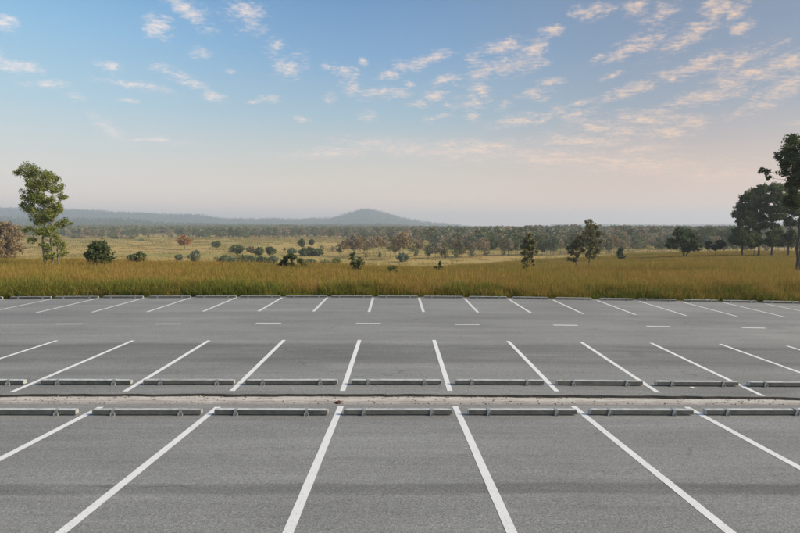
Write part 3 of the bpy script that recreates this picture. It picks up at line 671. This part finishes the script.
simple('low_bush', 620, 140, 246.6, 10, M['leaf_mid'], 'low dark bush at the grass crest right of the olive pair', 'bush', seed=35, crown0=.1, n=12, leafn=900, leafs=.3)
PG = 'pines at the right edge of the grassland'
pl = dict(cat='pine tree', group=PG)
traced('pine_tree', 741, 128, [(743,199,4),(747,196,5),(739,206,4.5),(746,205,5),(736,214,4.5),(743,213,5),(749,214,5),(735,222,3.5),(741,221,4.5),(747,223,5),(738,229,4),(745,230,4),(736,235,4),(747,236,4.5),(741,233,4)], [[(742,252),(742,225),(744,200)]], .2, 9000, .24, M['leaf_dark'], M['bark'], 'leftmost and lowest pine of the clump at the right edge', seed=41, grow=1.08, elong=2.6, depth=.9, **pl)
traced('pine_tree', 757, 132, [(755,191,5),(761,189,5),(752,199,5),(759,198,5.5),(751,208,4.5),(758,208,5),(764,206,4.5),(753,217,4.5),(761,216,4.5),(757,225,4),(752,228,4),(763,226,4),(756,233,4)], [[(758,252),(757,220),(757,192)]], .22, 9000, .24, M['leaf_dark'], M['bark'], 'pine with domed top, second from the left in the clump', seed=42, grow=1.08, elong=2.6, depth=.9, **pl)
traced('pine_tree', 771, 127, [(769,188,4.5),(775,187,5),(768,197,5),(776,197,5),(771,207,5),(778,207,4.5),(766,211,4),(773,217,4.5),(780,216,4),(768,224,3.5),(777,226,4),(772,231,3.5)], [[(771,252),(771,220),(772,190)]], .22, 9000, .24, M['leaf_mid'], M['bark'], 'greener pine with tall bare trunk in the middle of the clump', seed=43, grow=1.08, elong=2.6, depth=.9, **pl)
traced('pine_tree', 787, 130, [(785,190,5),(792,189,5),(784,200,5),(791,200,5.5),(798,198,5),(787,210,5),(795,211,5),(790,221,4.5),(798,222,5),(784,222,3.5)], [[(787,252),(788,220),(789,192)]], .22, 9000, .24, M['leaf_dark'], M['bark'], 'dark pine behind the big tree trunk at the right edge', seed=44, grow=1.08, elong=2.6, depth=.9, **pl)
traced('pine_tree', 808, 133, [(804,192,6),(812,190,6),(804,204,6),(813,204,6),(808,216,6),(815,218,5),(803,226,5)], [[(808,252),(808,220),(808,192)]], .22, 4000, .3, M['leaf_dark'], M['bark'], 'dark pine beyond the right edge', seed=45, grow=1.08, elong=2.6, depth=.9, **pl)
for i, (x, y, r, lab) in enumerate([(740,236,10,'dark shrub under the leftmost pine'),(753,238,9,'dark shrub between the first and second pine trunks'),(772,238,9,'dark shrub under the middle pine'),(787,236,10,'dark shrub under the pine behind the big trunk'),(803,237,10,'dark shrub at the right edge under the pines')]):
    traced('understorey_bush', x, 126+i, [(x,y-r*.3,r*.6),(x-r*.5,y+2,r*.55),(x+r*.5,y+2,r*.55),(x,y+4,r*.6),(x-r*.6,y+6,r*.4),(x+r*.6,y+6,r*.4)], [[(x,254),(x,y)]], .1, 3400, .28, M['leaf_dark'], M['bark'], lab, 'bush', 'shrubs under the pines', seed=50+i, depth=.9)
traced('big_tree', 799, 50, [(797,145,8),(790,150,6),(806,139,9),(816,147,11),(783,157,5),(777,162,4),(789,160,6),(800,161,8),(815,166,11),(776,170,3.5),(783,165,5),(779,163,4),(786,172,5),(791,168,6),(783,176,4),(796,156,7),(794,173,6),(803,178,8),(773,168,3),(790,182,4.5),(814,186,10),(828,158,11),(830,178,11),(779,176,2.5),(800,190,6),(808,200,8),(824,203,9),(793,196,3),(797,212,3.5)],
  [[(797,290),(797,240),(799,200),(803,150)],[(797,225),(805,195),(822,160)]], .17, 30000, .125, M['leaf_dark'], M['bark'], 'big dark leafy tree rising at the right edge of the picture', 'tree', seed=61, depth=.9, grow=1.12)

# trees out in the valley fields (x, depth, top row, width px, leaf, kind)
valley = [
 (185,335,235.2,14.4,'leaf_orange','small orange tree alone in the tan field','tree'),
 (195,215,250.2,12.15,'leaf_pale','small grey green bush below the orange tree','bush'),
 (179,225,254.2,7.2,'leaf_pale','faint low bush left of the small grey green bush','bush'),
 (217,345,241.7,9.6,'leaf_mid','small flat dark tree alone in the tan field','tree'),
 (238,255,244.7,15.6,'leaf_mid','round green tree, leftmost of the trees before the hedge','tree'),
 (252,265,246.2,9.6,'leaf_russet','small russet tree between two green trees before the hedge','tree'),
 (259,235,247.7,10.8,'leaf_mid','dull green tree, middle of three green trees before the hedge','tree'),
 (271,240,246.2,12,'leaf_mid','upright green tree, rightmost of three green trees before the hedge','tree'),
 (292,265,248.7,10.8,'leaf_pale','pale rounded tree between the upright tree and the long thicket','tree'),
 (302,350,239.2,7.2,'leaf_dark','small dark tree in the upper field above the long thicket','tree'),
 (312,385,239.2,4.8,'leaf_dark','tiny dark tree in the upper field right of the small dark tree','tree'),
 (304,262,248.2,12,'leaf_dark','left end of the long dark thicket','thicket'),
 (311,266,247.2,12,'leaf_dark','middle of the long dark thicket','thicket'),
 (318,264,247.9,10.8,'leaf_mid','right end of the long dark thicket','thicket'),
 (224,205,255.2,16.2,'leaf_mid','green bush at the left end of the valley hedge','bush'),
 (233,200,256.7,16.2,'leaf_pale','pale green bush, second in the valley hedge','bush'),
 (243,202,255.2,16.2,'leaf_mid','olive green bush below the round tree','bush'),
 (252,198,256.2,16.2,'leaf_mid','green bush below the russet tree','bush'),
 (262,200,256.2,16.2,'leaf_dark','dark bush in the valley hedge below the dull green tree','bush'),
 (272,204,256.2,16.2,'leaf_pale','grey green bush at the right end of the valley hedge','bush'),
 (311,196,259.2,14.85,'leaf_pale','blue grey rounded bush right of the dark gappy bush','bush'),
 (327,192,260.2,13.5,'leaf_pale','grey green bush before the open field','bush'),
 (336,196,258.2,10.8,'leaf_light','yellow green bush beside the grey green one','bush'),
 (403,215,253.2,12.15,'leaf_pale','pale bush at the foot of the tall russet tree','bush'),
 (76,620,235.7,6,'leaf_dark','tiny dark bush in the far tan field, left','bush'),
 (84,610,235.4,7.2,'leaf_russet','tiny russet bush in the far tan field, left','bush'),
 (116,600,235.7,8.4,'leaf_dark','low dark bush in the far field above the round bush','bush'),
 (125,600,236.2,9.6,'leaf_russet','low russet bush in the far field','bush'),
 (133,590,236.5,7.2,'leaf_mid','low green bush in the far field','bush'),
 (142,500,239.2,6,'leaf_pale','tiny pale bush alone in the far field','bush'),
 (354,250,234.2,12,'leaf_grey','tall grey tree at the left end of the bare trunk row','tree'),
]
for i, (x, d, yt, w, lf, lab, cat) in enumerate(valley):
    big_ = 'tree' in cat
    simple('valley_tree' if big_ else 'valley_bush', x, d, yt, w, M[lf], lab, cat, 'trees and bushes in the valley fields', seed=100+i, crown0=.3 if big_ else .05, n=24, leafn=2000 if d < 400 else 600, leafs=.0017*d, crf=.2)

# ------------------------------------------------------------------ woods: shared tree meshes, copied one by one
def proto(kind, leaf, seed, w=7, H=12, crown0=.3, n=22, leafn=800, leafs=.5, wood=None):
    cl = ellip(w*.85, H*crown0+.8, H-.9, n, w*.17, seed)
    V, F, tint = leaves(cl, leafn, leafs, seed+1)
    return (wood_mesh([[(0,0,-.5),(.2,.1,H*.5),(0,-.1,H*.9)]], cl, .16, H, seed, wood or M['bark_pale'], 14), mesh('crown', V, F, leaf, False, {'tint': ('FACE', tint)}))
KIND = {
 'green': (['leaf_mid'], 'green woodland tree among the trees across the valley'),
 'dark': (['leaf_dark'], 'dark green woodland tree among the trees across the valley'),
 'olive': (['leaf_olive'], 'olive woodland tree among the trees across the valley'),
 'russet': (['leaf_russet'], 'russet woodland tree among the trees across the valley'),
 'grey': (['leaf_grey'], 'grey brown thinly leaved woodland tree among the trees across the valley'),
 'pale': (['leaf_pale'], 'pale grey green woodland tree among the trees across the valley')}
PR = {k: [proto(k, M[v[0][0]], 300+7*i+j, w=random.uniform(6.5, 9), H=12, crown0=.42 if k in ('grey', 'russet') else .22, leafn=620 if k == 'grey' else 900) for j in range(2)] for i, (k, v) in enumerate(KIND.items())}
WT = []
def wood_tree(x, d, ytop, kind, wf=1, label=None, group='trees of the wood across the valley'):
    b_ = at(x, d); H = zpix(ytop, d)-b_[2]
    o = bpy.data.objects.new('woodland_tree', None); COL.objects.link(o); o.location = b_; s = H/12
    o.scale = (s*wf, s*wf, s); o.rotation_euler = (0, 0, random.uniform(0, 6.28)); tag(o, label or KIND[kind][1], 'tree', group)
    tm, cm = random.choice(PR[kind]); link('trunk', tm, o); link('crown', cm, o); WT.append((x, d, kind, o, label)); return o
for (x, d, yt, k) in [(340,262,243,'olive'),(345,258,240,'russet'),(333,270,246,'grey'),(322,300,245,'olive'),(412,262,238,'olive'),(420,255,240,'russet'),(416,235,248,'pale'),(428,236,244,'olive'),(438,232,243,'grey'),(380,232,252,'pale'),(366,236,253,'olive'),(285,300,247,'olive'),(247,300,247,'grey'),(229,280,251,'olive'),(446,228,250,'olive'),(456,232,247,'green'),(472,236,249,'pale'),(486,240,247,'olive'),(503,246,248,'green')]: wood_tree(x, d, yt, k)
# row with bare trunks (x 350..400), its russet corner tree, then the wood to the right
for i in range(17):
    x = 350+i*3.3+random.uniform(-1, 1)
    wood_tree(x, random.uniform(240, 285), random.uniform(233.5, 240), random.choice(['grey','grey','russet','russet','olive']), .85)
for (x, d, yt, k) in [(403,225,231.5,'russet'),(399,240,236,'russet'),(408,250,236,'grey')]: wood_tree(x, d, yt, k)
nwood = 20
while nwood < 278:
    x = random.uniform(428, 830); q = random.random()
    d0 = np.interp(x, [428, 520, 640, 830], [228, 262, 280, 300]); d = d0+q*q*150
    if x < 450 and random.random() < .5: continue
    ytop = np.interp(x, [428,445,470,520,600,700,830], [240,236,233,231,232,233,232])+random.uniform(-1, 5.5)*(1-.5*q)
    if d < 300: ytop += random.uniform(0, 6)
    kind = random.choices(['green','dark','olive','russet','grey','pale'], [3,1.2,3,3,3,2.5])[0]
    wood_tree(x, d, ytop, kind); nwood += 1
for j, (x, yt) in enumerate([(693,228),(699,225.5),(707,225),(714,227.5),(722,228),(729,225.5),(735,225)]):
    b_ = wood_tree(x, 300, yt, 'dark', .8, f'{ordw[j]} of the dark crowns over the wood, counted left to right', 'pine crowns over the wood')

ADJ = {'green':'green','dark':'dark green','olive':'olive','russet':'russet','grey':'thin grey brown','pale':'pale grey green'}
ZN = [(426,'left of the valley wood'),(470,'at the left end of the wood'),(508,'left of the slender lone tree'),(548,'behind the slender lone tree'),(568,'left of the olive pair'),(612,'behind the olive pair'),(645,'right of the olive pair'),(668,'left of the domed tree'),(702,'behind the domed tree'),(732,'behind the small round bush'),(770,'behind the leftmost pine'),(900,'behind the right hand pines')]
ORD = ordw + ['twenty-first','twenty-second','twenty-third','twenty-fourth','twenty-fifth','twenty-sixth','twenty-seventh','twenty-eighth','twenty-ninth','thirtieth']
bins = {}
for w_ in WT:
    if w_[4]: continue
    zn = next(n_ for lim, n_ in ZN if w_[0] < lim); row = 'front' if w_[1] < 300 else 'middle' if w_[1] < 345 else 'back'
    bins.setdefault((w_[2], zn, row), []).append(w_)
for (k_, zn, row), L_ in bins.items():
    L_.sort(key=lambda q: q[0])
    for i, q in enumerate(L_):
        q[3]['label'] = (f'{ADJ[k_]} tree of the {row} ranks, {zn}' if len(L_) == 1 else f'{ORD[i]} {ADJ[k_]} tree of the {row} ranks, {zn}')

# ------------------------------------------------------------------ scattered stuff through geometry nodes
def scatter(name, pts, rot, scl, var, variants, kind='stuff', label=None):
    me = bpy.data.meshes.new(name); me.vertices.add(len(pts)); me.vertices.foreach_set('co', np.asarray(pts, np.float32).ravel())
    for k, a, ty in (('rot', rot, 'FLOAT'), ('var', var, 'INT')):
        at_ = me.attributes.new(k, ty, 'POINT'); at_.data.foreach_set('value', np.asarray(a, np.float32 if ty == 'FLOAT' else np.int32))
    at_ = me.attributes.new('scl', 'FLOAT_VECTOR', 'POINT'); at_.data.foreach_set('vector', np.asarray(scl, np.float32).ravel())
    o = link(name, me); tag(o, label, kind=kind)
    cc = bpy.data.collections.new(name+'_kinds')
    for i, vme in enumerate(variants):
        q = bpy.data.objects.new('%s_kind_%02d' % (name, i), vme); cc.objects.link(q)
    ng = bpy.data.node_groups.new(name, 'GeometryNodeTree'); ng.interface.new_socket('Geometry', in_out='INPUT', socket_type='NodeSocketGeometry'); ng.interface.new_socket('Geometry', in_out='OUTPUT', socket_type='NodeSocketGeometry')
    N = ng.nodes; gi = N.new('NodeGroupInput'); go = N.new('NodeGroupOutput'); ip = N.new('GeometryNodeInstanceOnPoints'); ci = N.new('GeometryNodeCollectionInfo')
    ci.inputs[0].default_value = cc; ci.inputs[1].default_value = True; ci.inputs[2].default_value = True
    def attr(k, ty):
        n = N.new('GeometryNodeInputNamedAttribute'); n.data_type = ty; n.inputs[0].default_value = k; return n.outputs[0]
    cx = N.new('ShaderNodeCombineXYZ'); Lk = ng.links.new
    Lk(attr('rot', 'FLOAT'), cx.inputs[2]); Lk(gi.outputs[0], ip.inputs['Points']); Lk(ci.outputs[0], ip.inputs['Instance']); ip.inputs['Pick Instance'].default_value = True
    Lk(attr('var', 'INT'), ip.inputs['Instance Index']); Lk(cx.outputs[0], ip.inputs['Rotation']); Lk(attr('scl', 'FLOAT_VECTOR'), ip.inputs['Scale']); Lk(ip.outputs[0], go.inputs[0])
    md = o.modifiers.new('scatter', 'NODES'); md.node_group = ng
    return o
def clump(seed, n, spread, h, w, mat, head=.5, lean=.35):
    """a tussock: bent tapering blades, some with feathery seed heads"""
    r_ = np.random.default_rng(seed); V, F3, F4, al_, ti = [], [], [], [], []
    for i in range(n):
        a = r_.uniform(0, 2*pi); rr = spread*math.sqrt(r_.random()); x, y = rr*cos(a), rr*sin(a); H = h*r_.uniform(.55, 1.15)
        dx, dy = r_.normal(0, lean*.5, 2)*H; fa = r_.uniform(0, pi); wx, wy = cos(fa)*w/2, sin(fa)*w/2
        k = r_.random(); b_ = len(V)
        for (s, ww) in ((0, .8), (.45, 1), (.8, .6)):
            px_, py_, pz = x+dx*s*s, y+dy*s*s, H*s*(1-.08*s)
            V += [(px_-wx*ww, py_-wy*ww, pz-(.1 if s == 0 else 0)), (px_+wx*ww, py_+wy*ww, pz-(.1 if s == 0 else 0))]; al_ += [s*.85, s*.85]; ti += [k, k]
        V.append((x+dx, y+dy, H*.93)); al_.append(.85); ti.append(k)
        F4 += [(b_, b_+1, b_+3, b_+2), (b_+2, b_+3, b_+5, b_+4)]; F3.append((b_+4, b_+5, b_+6))
        if r_.random() < head:
            for q in range(3):
                b2 = len(V); e = r_.normal(0, .05, 3)*h; c = np.array([x+dx*.9, y+dy*.9, H*(.84+.06*q)]); g_ = w*1.1
                V += [tuple(c+(-wx*.9, -wy*.9, 0)), tuple(c+(wx*.9, wy*.9, 0)), tuple(c+(e[0], e[1], H*.13))]; al_ += [1]*3; ti += [k*.5]*3; F3.append((b2, b2+1, b2+2))
    return mesh('tussock', V, [np.array(F4), np.array(F3)], mat, False, {'along': ('POINT', al_), 'tint': ('POINT', ti)})
gold = [clump(500+i, 60, .55, 1.05, .022, M['grass_gold'], .6) for i in range(6)]
green = [clump(520+i, 60, .45, .55, .022, M['grass_green'], .05) for i in range(4)]
goldw = [clump(540+i, 46, 1.1, 1.0, .05, M['grass_gold'], .6) for i in range(5)]
tanw = [clump(580+i, 30, 1.1, .8, .06, M['grass_tan'], .3) for i in range(4)]
greenw = [clump(560+i, 46, 1.1, .8, .05, M['grass_green'], .1) for i in range(3)]
def spots(n, d0, d1, a0, a1, pw=.5):
    """points in the view fan and a margin beside it"""
    d = d0+(d1-d0)*rng.random(n)**pw; a = rng.uniform(a0, a1, n)
    X = a*d; u = X*cos(YAW)+d*sin(YAW); v = -X*sin(YAW)+d*cos(YAW)
    return u, v, d, a
def grass(name, n, d0, d1, a0, a1, vs_, gfrac, sc, label, pw=.9):
    u, v, d, a = spots(n, d0, d1, a0, a1, pw); D, _ = crest(a)
    k = (v > V_END+.04) & (d < D+55*rng.random(n)**2+12); u, v = u[k], v[k]; m_ = len(u)
    patchy = vn.fbm(u/7+3, v/5, 3)
    nb, ng_ = vs_
    isg = (rng.random(m_) < gfrac(u, v, patchy))
    var = np.where(isg, nb+rng.integers(0, max(ng_, 1), m_), rng.integers(0, nb, m_))
    s = sc*(.85+.3*rng.random(m_))*(.72+.56*vn.fbm(u/5, v/5+50, 3))
    s = s*np.where(v < V_END+1.5, .45+.37*(v-V_END), 1)
    return np.stack([u, v, z_land(u, v)-.02], 1), rng.uniform(0, 6.28, m_), np.stack([np.maximum(s, .8), np.maximum(s, .8), s], 1), var
near_g = lambda u, v, p: np.clip(.85-(v-V_END)/4.5, .12, .9)*(.6+.8*(p > .5))+.45*(u < -6)*(p > .47)
P, r1, s1, v1 = grass('a', 21500, 28.5, 62, -1.16, 1.16, (6, 4), near_g, .82, '')
scatter('grass', P, r1, s1, v1, gold+green)
lush = [clump(620+i, 60, .7, 1.0, .028, M['grass_green'], .1, .5) for i in range(4)]
n_ = 1500; cx_ = np.array([at(q, 30.5)[0] for q in (12, 45, 130, 165, 238, 355, 470, 640, 745)]); ww = np.array([1.6, 1.3, 1.2, 2.0, 1.3, 1.1, .9, 1.0, 1.2])
j = rng.choice(9, n_, p=np.array([5,3,3,5,2,1.6,1,1.2,1.6])/23.4); u = cx_[j]+rng.normal(0, 1, n_)*ww[j]; v = V_END+.75+2.4*rng.random(n_)**1.2; s = rng.uniform(.5, 1.0, n_)*np.where(v < V_END+1, .75, 1)
scatter('green_weeds', np.stack([u, v, z_land(u, v)-.02], 1), rng.uniform(0, 6.28, n_), np.stack([s*0+.9, s*0+.9, s], 1), rng.integers(0, 4, n_), lush)
stalks = [clump(600+i, 9, .5, 1.5, .02, M['grass_gold'], .9, .22) for i in range(4)]
P, r1, s1, v1 = grass('s', 3200, 28.8, 75, -1.15, 1.15, (4, 0), lambda u, v, p: 0*u, .85, '')
scatter('tall_grass_stalks', P, r1, s1, v1, stalks)
far_g = lambda u, v, p: .25+.5*(p > .52)
P, r1, s1, v1 = grass('b', 27000, 58, 185, -.15, 1.1, (5, 3), far_g, .8, '', .7)
scatter('meadow_grass', P, r1, s1, v1, goldw+greenw)
P, r1, s1, v1 = grass('c', 6200, 55, 90, -1.15, -.1, (5, 3), far_g, .8, '', .9)
scatter('crest_grass', P, r1, s1, v1, goldw+greenw)
# rough tufts and scrub over the valley fields
u, v, d, a = spots(4200, 150, 700, -.9, .75, .62)
z = z_land(u, v); n_ = len(u); s = (.5+1.2*rng.random(n_))*(.8+d/400)
scatter('field_tufts', np.stack([u, v, z], 1), rng.uniform(0, 6.28, n_), np.stack([s*1.8, s*1.8, s*.42], 1), rng.integers(0, 4, n_)+(rng.random(n_) < .06), tanw+greenw[:1])

# far woods as one mass
def blobtree(leaf, seed):
    cl = ellip(7, 3, 11, 16, 1.5, seed); V, F, tint = leaves(cl, 260, .95, seed+1)
    return mesh('far_tree', V, F, leaf, False, {'tint': ('FACE', tint)})
FT = [blobtree(M[k], 700+i) for i, k in enumerate(['leaf_mid','leaf_dark','leaf_olive','leaf_russet','leaf_grey','leaf_pale','leaf_mid','leaf_grey'])]
def woods(name, n, gen, hs, weights):
    u, v = gen(n); z = z_land(u, v); m_ = len(u); h = rng.uniform(*hs, m_)/11.5
    var = rng.choice(8, m_, p=np.array(weights)/sum(weights))
    scatter(name, np.stack([u, v, z], 1), rng.uniform(0, 6.28, m_), np.stack([h*1.05, h*1.05, h], 1), var, FT)
def fan(d0f, d1f, a0, a1, pw=.6):
    def g_(n):
        a = rng.uniform(a0, a1, n); lo, hi = d0f(a), d1f(a); d = lo+(hi-lo)*rng.random(n)**pw
        X = a*d; return X*cos(YAW)+d*sin(YAW), -X*sin(YAW)+d*cos(YAW)
    return g_
woods('distant_woods', 2600, fan(lambda a: np.interp(a, [.05,.2,.5,.9], [330,330,360,380]), lambda a: 900+0*a, .06, .95, .8), (6, 14.5), [3,1,3,1.6,3,3,2,3])
woods('distant_woods', 1500, fan(lambda a: np.interp(a, [-.35,-.1,0,.08], [760,640,520,420]), lambda a: 1100+0*a, -.32, .1, .8), (7, 14), [2,1,3,2.5,4,3,2,3])
woods('distant_woods', 3600, fan(lambda a: 700+60*np.sin(a*23), lambda a: 1500+0*a, -.95, -.2, .75), (9, 14), [3,3,2,1,1.5,2,3,1])
woods('hillside_woods', 14000, fan(lambda a: 1100+0*a, lambda a: 4300+0*a, -.95, .95,   .8), (8, 13), [3,3,2,1,1.5,2,3,1])
woods('field_edge_scrub', 160, fan(lambda a: 620+0*a, lambda a: 700+0*a, -.8, -.02, .8), (2, 5), [3,3,2,1,1.5,2,3,1])
